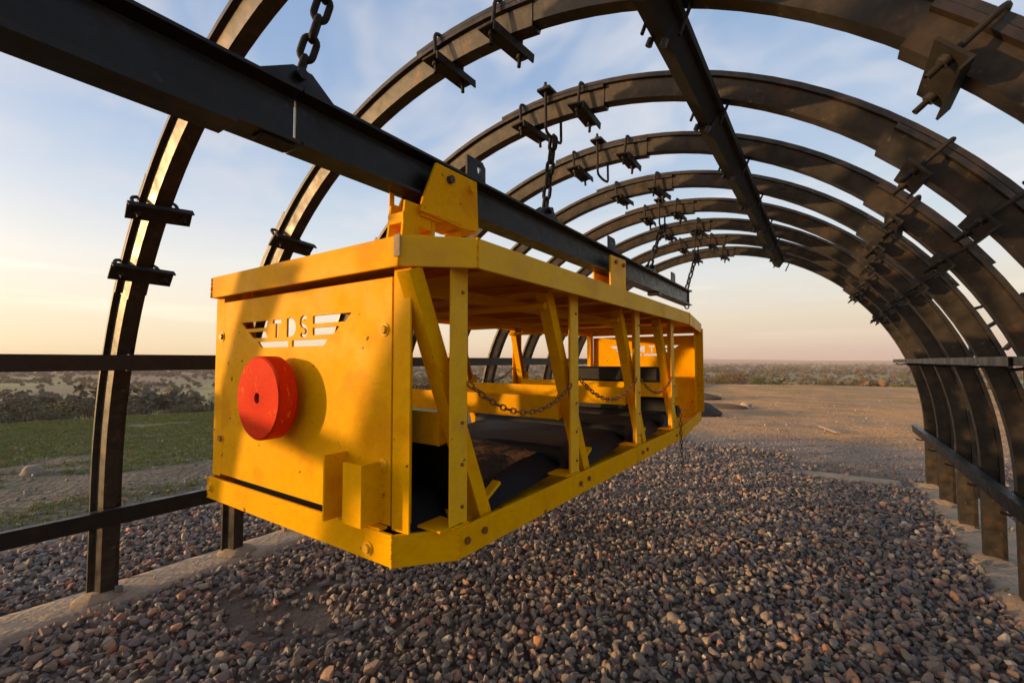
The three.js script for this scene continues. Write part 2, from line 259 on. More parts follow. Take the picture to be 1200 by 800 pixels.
// gravel bed inside and beside the arches
const bedY = (x, d) => 0.045 * sstep(5.6, 7.2, d) * (1 - sstep(-1.0, -0.1, x)) * (1 - sstep(7.4, 8.2, d)) + 0.014 * fbm(x * 1.1, d * 1.1, 41, 3) - 0.03 * Math.exp(-(((x + 2.75) / 0.42) ** 2 + ((d - 1.5) / 0.3) ** 2));
{
  const W0 = -5.9, W1 = 2.2, D0 = -4.6, D1 = 8.2, nx = 110, nd = 170, pos = [], uv = [], idx = [];
  for (let j = 0; j <= nd; j++) for (let i = 0; i <= nx; i++) { const x = lerp(W0, W1, i / nx), d = lerp(D0, D1, j / nd), ed = Math.min(sstep(W0, W0 + 0.45, x), 1 - sstep(W1 - 0.45, W1, x), sstep(D0, D0 + 0.4, d), 1 - sstep(D1 - 0.5, D1, d)); pos.push(x, bedY(x, d) - 0.012 + (ed - 1) * 0.09, -d); uv.push(x / 1.3, d / 1.3); }
  for (let j = 0; j < nd; j++) for (let i = 0; i < nx; i++) { const a = j * (nx + 1) + i, b = a + 1, e = a + nx + 1, f = e + 1; idx.push(a, b, e, b, f, e); }
  const g = new THREE.BufferGeometry(); g.setAttribute('position', new THREE.Float32BufferAttribute(pos, 3)); g.setAttribute('uv', new THREE.Float32BufferAttribute(uv, 2)); g.setIndex(idx); g.computeVertexNormals();
  const bed = structure(mesh('gravel_bed', g, M.soil), 'bed of crushed grey and reddish stone under the arches');
  const rnd = rng(11), variants = [];
  for (let v = 0; v < 8; v++) {
    const q = new THREE.IcosahedronGeometry(1, 2), p = q.attributes.position, t = V(), planes = [];
    for (let k = 0; k < 13; k++) planes.push([V(rnd() * 2 - 1, rnd() * 2 - 1, rnd() * 2 - 1).normalize(), 0.42 + 0.34 * rnd()]);
    for (let i = 0; i < p.count; i++) { t.fromBufferAttribute(p, i); for (const [nn, dd] of planes) { const s = t.dot(nn); if (s > dd) t.addScaledVector(nn, (dd - s) * 0.985); } const w = 1 + 0.05 * n3(t.x * 2.2 + v * 5, t.y * 2.2, t.z * 2.2); p.setXYZ(i, t.x * w, t.y * w, t.z * w); }
    const cg = toCreasedNormals(q, 0.26); variants.push(boxUV(cg));
  }
  const tones = [[0.25, 0.20, 0.155], [0.19, 0.16, 0.132], [0.31, 0.235, 0.175], [0.28, 0.19, 0.15], [0.36, 0.21, 0.135], [0.40, 0.285, 0.19], [0.23, 0.175, 0.15], [0.14, 0.122, 0.105], [0.48, 0.225, 0.115], [0.54, 0.44, 0.32], [0.34, 0.155, 0.105]];
  const weight = [16, 16, 14, 12, 8, 8, 12, 10, 4, 3, 5], sum = weight.reduce((a, b) => a + b);
  const tone = () => { let k = rnd() * sum, i = 0; while (k > weight[i]) k -= weight[i++]; const b = 0.85 + 0.4 * rnd(), m = (tones[i][0] + tones[i][1] + tones[i][2]) / 3; return tones[i].map((q) => lerp(q, m, 0.14) * b); };
  const spots = [];
  const inKerb = (x, d) => (x > -4.02 && x < -3.60 && d < 7.5) || (x > 0.86 && x < 1.42 && d < 7.5) || (d > 7.08 && d < 7.46 && x > -0.25 && x < 0.95);
  const step = 0.0345;
  for (let d = -0.6; d < 9.3; d += step) for (let x = -5.75; x < 2.0; x += step) {
    if ((x < -3 && d > 4.6) || (x > 1.9 - 0.2 * d && d < 2.2)) continue;                                 // behind the car and legs: nothing of it shows
    const far = x < -4.02 || x > 1.36 || d > 7.46;
    const px = x + (rnd() - 0.5) * step * 1.2, pd = d + (rnd() - 0.5) * step * 1.2;
    const jag = 0.05 * n3(px * 3, pd * 3, 60);
    if (inKerb(px + jag, pd + jag)) { if (rnd() > 0.012) continue; }
    const soil = Math.exp(-(((px + 2.72) / 0.6) ** 2 + ((pd - 1.55) / 0.42) ** 2)) * (0.75 + 1.2 * n3(px * 4, pd * 4, 88)) + 0.5 * Math.exp(-(((px + 1.6) / 0.5) ** 2 + ((pd - 3.6) / 0.4) ** 2));
    if (rnd() < soil * 1.15 - 0.1) continue;
    if (far && rnd() < (x > 1.36 ? 0.55 : d > 7.46 ? sstep(7.4, 9.1, pd + 0.7 * n3(px * 1.3, pd * 1.3, 91) + 1.3 * sstep(-0.7, 0.2, px)) : sstep(-4.6, -5.7, x) * 0.95)) continue;
    const s = 0.0135 + 0.019 * Math.pow(rnd(), 1.6) * (rnd() < 0.05 ? 1.6 : 1);
    spots.push([px, pd, s, rnd() < 0.3 ? 0.55 + 0.5 * rnd() : 0.1 + 0.35 * rnd(), d > 7.75 ? terrainY(px, pd) + 0.01 : undefined]);
  }
  for (let k = 0; k < 15000; k++) { const x = lerp(-2.6, 5.0, rnd()), d = lerp(x > 1.4 ? 4.5 : 7.5, 12, Math.pow(rnd(), 1.4)); if (x < 1.4 && d < 7.6) continue; spots.push([x, d, 0.005 + 0.009 * Math.pow(rnd(), 2), 0.3, x < 2 && d < 7.8 ? bedY(x, d) - 0.01 : terrainY(x, d)]); }
  for (let k = 0; k < 5200; k++) { const yard = k < 3400, x = yard ? lerp(-4, 4.5, rnd()) : lerp(-4.9, -12, Math.pow(rnd(), 1.6)), d = yard ? 8.1 + 18 * Math.pow(rnd(), 2) : lerp(-0.5, 6, rnd()); spots.push([x, d, (yard ? 0.008 : 0.010) + 0.022 * Math.pow(rnd(), 4), 0.25, terrainY(x, d)]); }
  // the 300 that show largest get an object each, the rest stay a mass
  const camF = V(-Math.sin(R(34.62)), 0, Math.cos(R(34.62))), size = ([x, d, s]) => { const z = x * camF.x + d * camF.z, sx = (x * camF.z - d * camF.x) / z; return z > 1.9 && Math.abs(sx) < 1.1 && z > 2.02 ? s / z : 0; };
  const order = spots.map((q, i) => [size(q), i]).sort((a, b) => b[0] - a[0]).slice(0, 300).map((q) => q[1]), big = new Set(order);
  const qq = new THREE.Quaternion(), eu = new THREE.Euler(), mt = new THREE.Matrix4(), list = variants.map(() => []), toneMats = tones.map((t) => { const m = M.stone.clone(); m.color.setRGB(...t.map((q) => q * 1.05)); return m; });
  spots.forEach(([x, d, s, lift, gy], i) => {
    eu.set(rnd() * 6.3, rnd() * 6.3, rnd() * 6.3); qq.setFromEuler(eu);
    const sc = V(s * (0.95 + 0.55 * rnd()), s * (0.7 + 0.3 * rnd()), s * (0.8 + 0.4 * rnd())), y = (gy ?? bedY(x, d)) + (inKerb(x, d) ? 0.03 : 0) + s * lift * 0.9, v = Math.floor(rnd() * variants.length);
    if (big.has(i)) { const m = mesh('stone', variants[v], toneMats[Math.floor(rnd() * rnd() * tones.length)], bed); m.position.set(x, y, -d); m.quaternion.copy(qq); m.scale.copy(sc); return; }
    list[v].push([mt.compose(V(x, y, -d), qq, sc).clone(), tone()]);
  });
  const gravel = new THREE.Group(); gravel.name = 'gravel'; gravel.userData = { kind: 'stuff', label: 'loose crushed stone spread under and beside the arches', category: 'gravel' }; scene.add(gravel);
  list.forEach((l, v) => { const im = new THREE.InstancedMesh(variants[v], M.stone, l.length), c = new THREE.Color(); im.name = 'crushed_stone'; im.userData.kind = 'stuff'; l.forEach(([m, t], i) => { im.setMatrixAt(i, m); im.setColorAt(i, c.setRGB(...t)); }); im.castShadow = im.receiveShadow = true; gravel.add(im); });
  console.log('stones', spots.length);
}
// cast concrete footings along both feet of the arches and across the far end
function footing(name, x0, x1, d0, d1, label) {
  const nx = Math.max(6, Math.ceil((x1 - x0) / 0.06)), nd = Math.max(6, Math.ceil((d1 - d0) / 0.06)), pos = [], uv = [], idx = [];
  for (let j = 0; j <= nd; j++) for (let i = 0; i <= nx; i++) {
    const u = i / nx, w = j / nd, ex = Math.min(u, 1 - u) * (x1 - x0), ed = Math.min(w, 1 - w) * (d1 - d0), e = Math.min(ex, ed);
    let x = lerp(x0, x1, u), d = lerp(d0, d1, w);
    if (ex < 1e-6) x += 0.05 * n3(d * 2.3, u * 9, 70); if (ed < 1e-6) d += 0.05 * n3(x * 2.3, w * 9, 71);
    pos.push(x, (e < 1e-6 ? -0.06 : 0.022 + 0.012 * fbm(x * 4, d * 4, 73) - 0.016 * (1 - sstep(0, 0.12, e))), -d); uv.push(x, d);
  }
  for (let j = 0; j < nd; j++) for (let i = 0; i < nx; i++) { const a = j * (nx + 1) + i, b = a + 1, e = a + nx + 1, f = e + 1; idx.push(a, b, e, b, f, e); }
  const g = new THREE.BufferGeometry(); g.setAttribute('position', new THREE.Float32BufferAttribute(pos, 3)); g.setAttribute('uv', new THREE.Float32BufferAttribute(uv, 2)); g.setIndex(idx); g.computeVertexNormals();
  return structure(mesh(name, g, M.concrete), label);
}
footing('concrete_footing_left', -4.04, -3.56, -4.2, 7.5, 'pale concrete strip under the left feet of the arches');
footing('concrete_footing_right', 0.80, 1.46, -4.2, 7.5, 'pale concrete strip under the right feet of the arches');
footing('concrete_sill', -3.52, 0.77, 7.06, 7.48, 'pale concrete strip across the far end of the gravel');

// ---------------------------------------------------------------- steel arches
const SP = 0.79, DA = 0.945;
const trough = (k = 1) => [[-0.040, 0], [0.040, 0], [0.062, 0.094], [0.088, 0.096], [0.088, 0.122], [0.054, 0.122], [0.031, 0.016], [-0.031, 0.016], [-0.054, 0.122], [-0.088, 0.122], [-0.088, 0.096], [-0.062, 0.094]].map(([a, b]) => [a * k * 0.88, b * k * 0.94]);
// a point on the arch's inner line: s is the angle from the right-hand spring (deg); beyond 0..180 the line runs down the straight legs
function archFrame(s, dr = 0) {
  const r = RI + dr;
  if (s < 0) return { p: V(r, CY + R(s) * RI, 0), n: V(1, 0, 0), b: V(0, 0, 1) };
  if (s > 180) return { p: V(-r, CY - R(s - 180) * RI, 0), n: V(-1, 0, 0), b: V(0, 0, 1) };
  const a = R(s); return { p: V(r * Math.cos(a), CY + r * Math.sin(a), 0), n: V(Math.cos(a), Math.sin(a), 0), b: V(0, 0, 1) };
}
const FOOT = (CY - 0.0) / RI * 180 / Math.PI;
function archPiece(s0, s1, dr) { const fr = [], n = Math.max(2, Math.ceil(Math.abs(s1 - s0) / 3)); for (let i = 0; i <= n; i++) fr.push(archFrame(lerp(s0, s1, i / n), dr)); return sweep(trough(), fr, 0.4); }
const pieces = [archPiece(-FOOT, 47, 0), archPiece(31, 99, 0.020), archPiece(82, 150, 0.0), archPiece(132.5, 180 + FOOT, 0.020)];
// clamp: angle plate on the inside, a round U-bolt over the outside, two nuts
const clampPlate = (() => { const g = sweep([[-0.045, -0.016], [0.052, -0.016], [0.052, -0.046], [0.060, -0.046], [0.060, -0.006], [-0.045, -0.006]], [{ p: V(0, 0, -0.15), n: V(0, 1, 0), b: V(1, 0, 0) }, { p: V(0, 0, 0.15), n: V(0, 1, 0), b: V(1, 0, 0) }]); return g; })();
const uBolt = (() => { const pts = [V(0, -0.075, -0.104), V(0, 0.0, -0.104), V(0, 0.07, -0.104), V(0, 0.118, -0.103), V(0, 0.140, -0.09), V(0, 0.148, -0.05), V(0, 0.148, 0), V(0, 0.148, 0.05), V(0, 0.140, 0.09), V(0, 0.118, 0.103), V(0, 0.07, 0.104), V(0, 0, 0.104), V(0, -0.075, 0.104)]; return round(pts, 0.0095, false, 8, 40); })();
const nut = (() => { const g = new THREE.CylinderGeometry(0.018, 0.018, 0.018, 6).toNonIndexed(); g.translate(0, -0.026, 0); return g; })();
const hookBolt = (() => { const a = round([V(0, 0.21, -0.10), V(0, 0.1, -0.10), V(0, -0.05, -0.10), V(0, -0.10, -0.095), V(0, -0.115, -0.03), V(0, -0.115, 0.03), V(0, -0.10, 0.095), V(0, -0.05, 0.10), V(0, 0.1, 0.10), V(0, 0.21, 0.10)], 0.0095, false, 8, 36); return a; })();
const hookPlate = block(-0.045, 0.045, 0.150, 0.166, -0.135, 0.135);
const orders = ['nearest', 'second', 'third', 'fourth', 'fifth', 'sixth', 'seventh', 'eighth', 'ninth'];
const archLabels = {
  '-1': 'dark steel arch cut off by the left edge of the photo, only its clamps show',
  0: 'dark steel arch nearest the viewer, its whole left leg standing on the concrete strip',
  1: 'second steel arch, foot just left of the yellow car, crossing the top edge',
  2: 'third steel arch, holding the chain just behind the front hanger of the car',
  3: 'fourth steel arch with an empty hook bolt at its crown',
  4: 'fifth steel arch, midway down the row of arches',
  5: 'sixth steel arch, holding the chain above the middle of the yellow car',
  6: 'seventh steel arch, third from the far end of the row',
  7: 'eighth steel arch, next to last, holding the chain at the beam end',
  8: 'last and smallest looking steel arch at the far open end',
};
const archX = [];
function makeArch(k) {
  const o = thing('steel_arch', archLabels[k] || `steel arch ${['', '', 'just', 'second', 'third', 'fourth'][-k]} behind the viewer, outside the photo`, 'steel arch', P(CX, 0, DA + SP * k), 'dark steel mine arches standing in a row');
  const rnd = rng(500 + k * 7);
  pieces.forEach((g, i) => { const m = mesh('arch_segment', g, M.steels[Math.floor(rnd() * M.steels.length)], o); if (i === 1 || i === 2) m.rotation.z = (rnd() - 0.5) * 0.012; });
  o.rotation.y = (rnd() - 0.5) * 0.012;
  const put = (s, dr) => {
    const f = archFrame(s, dr), c = new THREE.Group(); c.name = 'clamp'; o.add(c);
    c.position.copy(f.p); c.rotation.order = 'ZYX'; c.rotation.z = Math.atan2(f.n.y, f.n.x) - Math.PI / 2 + (rnd() - 0.5) * 0.10; c.rotation.y = (rnd() - 0.5) * 0.22;
    mesh('clamp_plate', clampPlate, M.darkSteel, c); const u = mesh('u_bolt', uBolt, M.darkSteel, c); u.position.x = 0.004;
    for (const z of [-0.104, 0.104]) { const n = mesh('nut', nut, M.bolt, c); n.position.set(0.004, 0, z); }
  };
  const j = () => (rnd() - 0.5) * 1.6;
  put(136.5 + j(), 0.0); put(145.5 + j(), 0.0); put(86 + j(), 0); put(95 + j(), 0); put(43 + j(), 0); put(34.5 + j(), 0);
  // U-bolt that carries the tie profile under the crown
  { const f = archFrame(66.5), c = new THREE.Group(); c.name = 'tie_clamp'; o.add(c); c.position.copy(f.p); c.rotation.z = Math.atan2(f.n.y, f.n.x) - Math.PI / 2; const u = mesh('u_bolt', uBolt, M.darkSteel, c); u.rotation.y = Math.PI / 2; u.scale.set(1, 1, 0.75); u.position.y = -0.02; }
  if ([0, 2, 3, 5, 7].includes(k)) { const f = archFrame(90.5), c = new THREE.Group(); c.name = 'hook'; o.add(c); c.position.copy(f.p); c.rotation.z = Math.atan2(f.n.y, f.n.x) - Math.PI / 2; mesh('hook_bolt', hookBolt, M.darkSteel, c); mesh('hook_plate', hookPlate, M.darkSteel, c); for (const z of [-0.1, 0.1]) { const n = mesh('nut', nut, M.bolt, c); n.position.set(0, 0.205, z); } }
  return o;
}
for (let k = -5; k <= 8; k++) makeArch(k);

// mortar lumps round the feet
{
  const g = new THREE.IcosahedronGeometry(1, 3), p = g.attributes.position; for (let i = 0; i < p.count; i++) { const x = p.getX(i), y = p.getY(i), z = p.getZ(i), k = 1 + 0.3 * fbm(x * 2.2, y * 2.2, z * 2.2 + 5, 4); p.setXYZ(i, x * k, y * k, z * k); } g.computeVertexNormals(); const mg = boxUV(toCreasedNormals(g, 0.7));
  const rnd = rng(808);
  for (const [nm, x] of [['concrete_footing_left', CX - RI - 0.055], ['concrete_footing_right', CX + RI + 0.055]]) { const f = scene.getObjectByName(nm); for (let k = 0; k <= 8; k++) { const m = mesh('mortar_collar', mg, M.concrete, f); m.position.set(x + 0.04 * (rnd() - 0.5), 0.012, -(DA + SP * k) + 0.05 * (rnd() - 0.5)); m.scale.set(0.11 + 0.04 * rnd(), 0.035 + 0.025 * rnd(), 0.12 + 0.05 * rnd()); m.rotation.y = rnd() * 6.3; } }
}
// tie rails bolted along the arches
function rail(name, label, x, y, tilt, prof, d0, d1, joints) {
  const o = thing(name, label, 'tie rail', P(x, y, d0), 'steel tie rails bolted along the arches'), ca = Math.cos(tilt), sa = Math.sin(tilt);
  const cuts = [d0, ...joints, d1];
  for (let i = 0; i + 1 < cuts.length; i++) {
    const a = cuts[i] - (i ? 0.16 : 0), b = cuts[i + 1], off = i % 2 ? 0.008 : 0, n = V(-sa, ca, 0), bb = V(ca, sa, 0);
    const pr = prof.map(([s, r]) => [s * (i % 2 ? 0.94 : 1) , r * (i % 2 ? 0.94 : 1)]);
    mesh('rail_section', sweep(pr, [{ p: P(bb.x * off, bb.y * off, a - d0), n, b: bb }, { p: P(bb.x * off, bb.y * off, b - d0), n, b: bb }]), M.blackSteel, o);
  }
  return o;
}
const channel = (h, w, t = 0.008) => [[-w / 2, -h / 2], [w / 2, -h / 2], [w / 2, -h / 2 + t], [-w / 2 + t, -h / 2 + t], [-w / 2 + t, h / 2 - t], [w / 2, h / 2 - t], [w / 2, h / 2], [-w / 2, h / 2]];
const flip = (p) => p.map(([a, b]) => [-a, b]).reverse();
rail('tie_rail', 'black upper left rail crossing the arch legs at eye height', -3.545, 1.488, 0, flip(channel(0.10, 0.06)), -4.4, 7.7, [-0.3, 1.12, 3.0, 5.0]);
rail('tie_rail', 'black lower left rail crossing the arch legs near the ground', -3.695, 0.527, 0, flip(channel(0.10, 0.05)), -4.4, 7.7, [-0.2, 1.0, 3.4, 5.4]);
const rightMid = rail('tie_rail', 'grey upper right rail seen edge on along the arch legs', 0.745, 1.497, 0, channel(0.045, 0.10), -3.0, 7.55, [0.8, 3.2, 5.3]);
const rightLow = rail('tie_rail', 'grey lower right rail running to the far arch leg', 0.905, 0.64, R(6), channel(0.10, 0.05), -3.0, 7.75, [0.9, 3.35, 5.4]);
for (const [o, y] of [[rightMid, -0.03], [rightLow, -0.06]]) for (let k = 1; k < 9; k++) { const m = mesh('rail_bolt', merge([round([V(-0.05, y, 0), V(-0.02, y - 0.012, 0), V(0.05, y - 0.005, 0), V(0.10, y, 0)], 0.008)]), M.darkSteel, o); m.position.z = -(DA + SP * k + 3.0) + 0.10; }
{
  const f = archFrame(66.5, -0.10), o = thing('roof_tie', 'dark trough shaped steel bar running along under the arch crowns', 'roof tie', P(CX + f.p.x, f.p.y, -1.2));
  const cuts = [-1.2, 1.5, 2.75, 4.05, 5.3, 6.95], n = f.n.clone(), b = V(n.y, -n.x, 0);
  for (let i = 0; i + 1 < cuts.length; i++) { const k = i % 2 ? 0.86 : 0.94, off = i % 2 ? 0.004 : -0.008, q = n.clone().multiplyScalar(off - 0.01); mesh('tie_section', sweep(trough(k), [{ p: P(q.x, q.y, cuts[i] - (i ? 0.22 : 0) + 1.2), n, b }, { p: P(q.x, q.y, cuts[i + 1] + 1.2), n, b }]), M.tieSteel, o); }
  for (let k = 0; k < 8; k++) for (const s of [-0.03, 0.03]) { const m = mesh('bolt', hexBolt(0.014, 0.03), M.bolt, o); m.position.set(b.x * s - n.x * 0.025, b.y * s - n.y * 0.025, -(DA + SP * k + 1.2)); m.rotation.z = Math.atan2(n.y, n.x) - Math.PI / 2; }
}

// ---------------------------------------------------------------- monorail beam and its chains
const BX = -1.54, BY0 = 2.25, BY1 = 2.45;
const ibeam = (w, h, tf, tw) => [[-w / 2, 0], [w / 2, 0], [w / 2, tf * 0.75], [tw / 2, tf * 1.5], [tw / 2, h - tf * 1.5], [w / 2, h - tf * 0.75], [w / 2, h], [-w / 2, h], [-w / 2, h - tf * 0.75], [-tw / 2, h - tf * 1.5], [-tw / 2, tf * 1.5], [-w / 2, tf * 0.75]];
{
  const o = thing('monorail_beam', 'long black steel I-beam hung on chains above the yellow car', 'monorail beam', P(BX, BY0, -3.2));
  const up = V(0, 1, 0), b = V(1, 0, 0), z = (d) => -(d + 3.2);
  for (const [a, e] of [[-3.2, 0.857], [0.866, 3.95], [3.956, 6.47]]) mesh('beam_section', sweep(ibeam(0.118, 0.20, 0.016, 0.014), [{ p: V(0, 0, z(a)), n: up, b }, { p: V(0, 0, z(e)), n: up, b }]), M.blackSteel, o);
  const lugPlate = (pts, t, x0, holes = []) => { const s = new THREE.Shape(pts.map(([d, y]) => new THREE.Vector2(d, y))); for (const [hx, hy, r] of holes) { const hp = new THREE.Path(); hp.absellipse(hx, hy, r * 0.55, r, 0, Math.PI * 2); s.holes.push(hp); } const g = new THREE.ExtrudeGeometry(s, { depth: t, bevelEnabled: true, bevelSize: 0.002, bevelThickness: 0.002, bevelSegments: 1 }); g.rotateY(Math.PI / 2); g.translate(x0 - t / 2, 0, 0); return boxUV(g); };
  const at = (m, d) => { m.position.z = z(d); return m; };
  for (const d of [0.86, 2.62, 4.84]) at(mesh('chain_bracket', merge([-0.025, 0.025].map((x) => lugPlate([[-0.16, 0.201], [0.16, 0.201], [0.05, 0.285], [-0.02, 0.285]], 0.01, x))), M.blackSteel, o), d), at(mesh('bracket_bolt', (() => { const g = new THREE.CylinderGeometry(0.02, 0.02, 0.12, 10); g.rotateZ(Math.PI / 2); g.translate(0, 0.255, 0); return g; })(), M.blackSteel, o), d);
  for (const d of [1.86, 3.735, 5.685]) at(mesh('lug', lugPlate([[-0.075, 0.201], [0.075, 0.201], [0.075, 0.30], [0.05, 0.325], [-0.075, 0.325]], 0.012, 0.02, [[0.02, 0.275, 0.026]]), M.blackSteel, o), d);
  for (const d of [0.79, 3.9]) at(mesh('joint_pin', block(-0.022, 0.04, -0.014, -0.001, -0.06, 0.06, 0.006), M.darkSteel, o), d);
  at(mesh('joint_plate', block(-0.064, 0.064, -0.014, -0.001, -0.5, 0.05), M.blackSteel, o), 0.15);
  at(mesh('end_stop', merge([round([V(0.045, 0.225, 0), V(0.045, 0.1, 0), V(0.045, -0.015, 0), V(0.02, -0.04, 0), V(-0.02, -0.04, 0), V(-0.045, -0.015, 0), V(-0.045, 0.1, 0), V(-0.045, 0.225, 0)], 0.009), block(-0.09, 0.09, 0.203, 0.213, -0.03, 0.03)]), M.darkSteel, o), 6.42).rotation.y = 1.2;
  at(mesh('joint_block', block(-0.065, 0.065, -0.03, -0.001, -0.05, 0.05, 0.006), M.blackSteel, o), 5.0);
}
const bigLink = linkGeo(0.110, 0.068, 0.0125);
const chainLabels = ['thick dark chain at top left holding the beam by a triangular bracket', 'dark chain from the third arch to the beam behind the front hanger', 'dark chain above the middle of the yellow car roof', 'dark chain holding the far end of the beam'];
[[0, 0.875, 2.515], [2, 2.62, 2.515], [5, 4.84, 2.515], [7, 6.40, 2.46]].forEach(([k, d, y], i) => {
  const top = P(CX + RI * Math.cos(R(90.5)), CY + RI - 0.10, DA + SP * k);
  const o = thing('hanging_chain', chainLabels[i], 'chain', P(BX, y, d), 'chains that hang the beam from the arches');
  const t = top.clone().sub(o.position), s = V(Math.cos(0.5 + i), 0, Math.sin(0.5 + i));
  chain(o, [V(0, 0, 0), t.clone().multiplyScalar(0.5).add(V(0, -0.004, 0)), t], bigLink, 0.082, M.darkSteel, s);
  const sh = mesh('shackle', linkGeo(0.10, 0.085, 0.011), M.darkSteel, o); sh.position.copy(t).add(V(0, -0.03, 0)); sh.rotation.y = 1.1 + i;
});

// ---------------------------------------------------------------- yellow man-riding car
const CU = -1.54, CYB = 0.939, CD = 0.845;
const car = thing('monorail_car', 'open yellow steel passenger car hanging from the black beam', 'monorail car', P(CU, CYB, CD));
const C = (u, y, d) => V(u, y - CYB, -(d - CD));
const outline = (wf, ws, cf, cr, L, wl = ws, cl = cf) => [[-wf, 0], [wf, 0], [ws, cf], [ws, L - cr], [wf, L], [-wf, L], [-wl, L - cr], [-wl, cl]].map(([u, d]) => [u, d + CD]);
function inset(poly, t) { const n = poly.length; return poly.map((p, i) => { const a = poly[(i + n - 1) % n], c = poly[(i + 1) % n], e1 = [p[0] - a[0], p[1] - a[1]], e2 = [c[0] - p[0], c[1] - p[1]], l1 = Math.hypot(...e1), l2 = Math.hypot(...e2), n1 = [-e1[1] / l1, e1[0] / l1], n2 = [-e2[1] / l2, e2[0] / l2], k = t / (1 + n1[0] * n2[0] + n1[1] * n2[1]); return [p[0] + (n1[0] + n2[0]) * k, p[1] + (n1[1] + n2[1]) * k]; }); }
// prism over a polygon in (u, D) between two heights, small bevels
function prism(poly, y0, y1, bev = 0.002) { const s = new THREE.Shape(poly.map(([u, d]) => new THREE.Vector2(u, d))), g = new THREE.ExtrudeGeometry(s, { depth: y1 - y0 - 2 * bev, bevelEnabled: true, bevelThickness: bev, bevelSize: bev, bevelOffset: -bev, bevelSegments: 1 }); g.rotateX(-Math.PI / 2); g.translate(0, y0 + bev - CYB, CD); return boxUV(g); }
const skirtO = outline(0.561, 0.677, 0.14, 1.08, 3.72, 0.677, 0.22), roofO = outline(0.575, 0.735, 0.15, 1.135, 3.72, 0.70, 0.30);
const sideNames = ['front', 'front corner', 'side', 'rear corner', 'rear', 'rear corner', 'side', 'front corner'];
function band(name, poly, t, y0, y1, mats) { const inn = inset(poly, t), n = poly.length; for (let i = 0; i < n; i++) { const j = (i + 1) % n, e = 0.0012, a = poly[i], b = poly[j], c = inn[j], d = inn[i], l = Math.hypot(b[0] - a[0], b[1] - a[1]), ux = (b[0] - a[0]) / l * e, uy = (b[1] - a[1]) / l * e; const m = mesh(name, prism([[a[0] + ux, a[1] + uy], [b[0] - ux, b[1] - uy], [c[0] - ux, c[1] - uy], [d[0] + ux, d[1] + uy]], y0, y1), mats(i), car); m.userData.label = `yellow ${sideNames[i]} ${name.replace('_', ' ')}`; } }
band('skirt_plate', skirtO, 0.012, 0.939, 1.026, () => M.yellow);
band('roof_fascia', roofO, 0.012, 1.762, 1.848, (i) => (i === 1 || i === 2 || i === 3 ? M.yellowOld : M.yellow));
mesh('floor_pan', prism(inset(skirtO, 0.016), 0.956, 0.968), M.yellow, car);
mesh('roof_panel', prism(inset(roofO, 0.016), 1.826, 1.838), M.yellow, car);
mesh('weathered_strip', block(0.560, 0.586, 1.838 - CYB - 0.05, 1.8495 - CYB, 0.001, 0.005), M.concrete, car).userData.label = 'bare weathered filler patch at the roof corner';
// roof ribs underneath
for (const d of [1.16, 1.62, 2.08, 2.54, 3.0, 3.5]) { const w = d > 2.9 ? 0.60 : 0.68; mesh('roof_rib', merge([block(-w, w, 1.79 - CYB, 1.825 - CYB, -(d - CD) - 0.004, -(d - CD) + 0.004, 0.001), block(-w, w, 1.784 - CYB, 1.7895 - CYB, -(d - CD) - 0.026, -(d - CD) + 0.026, 0.001)]), M.yellow, car); }
for (const u of [-0.30, 0.32]) mesh('roof_stringer', block(u - 0.02, u + 0.02, 1.740 - CYB, 1.783 - CYB, -2.7, -0.16), M.yellow, car);
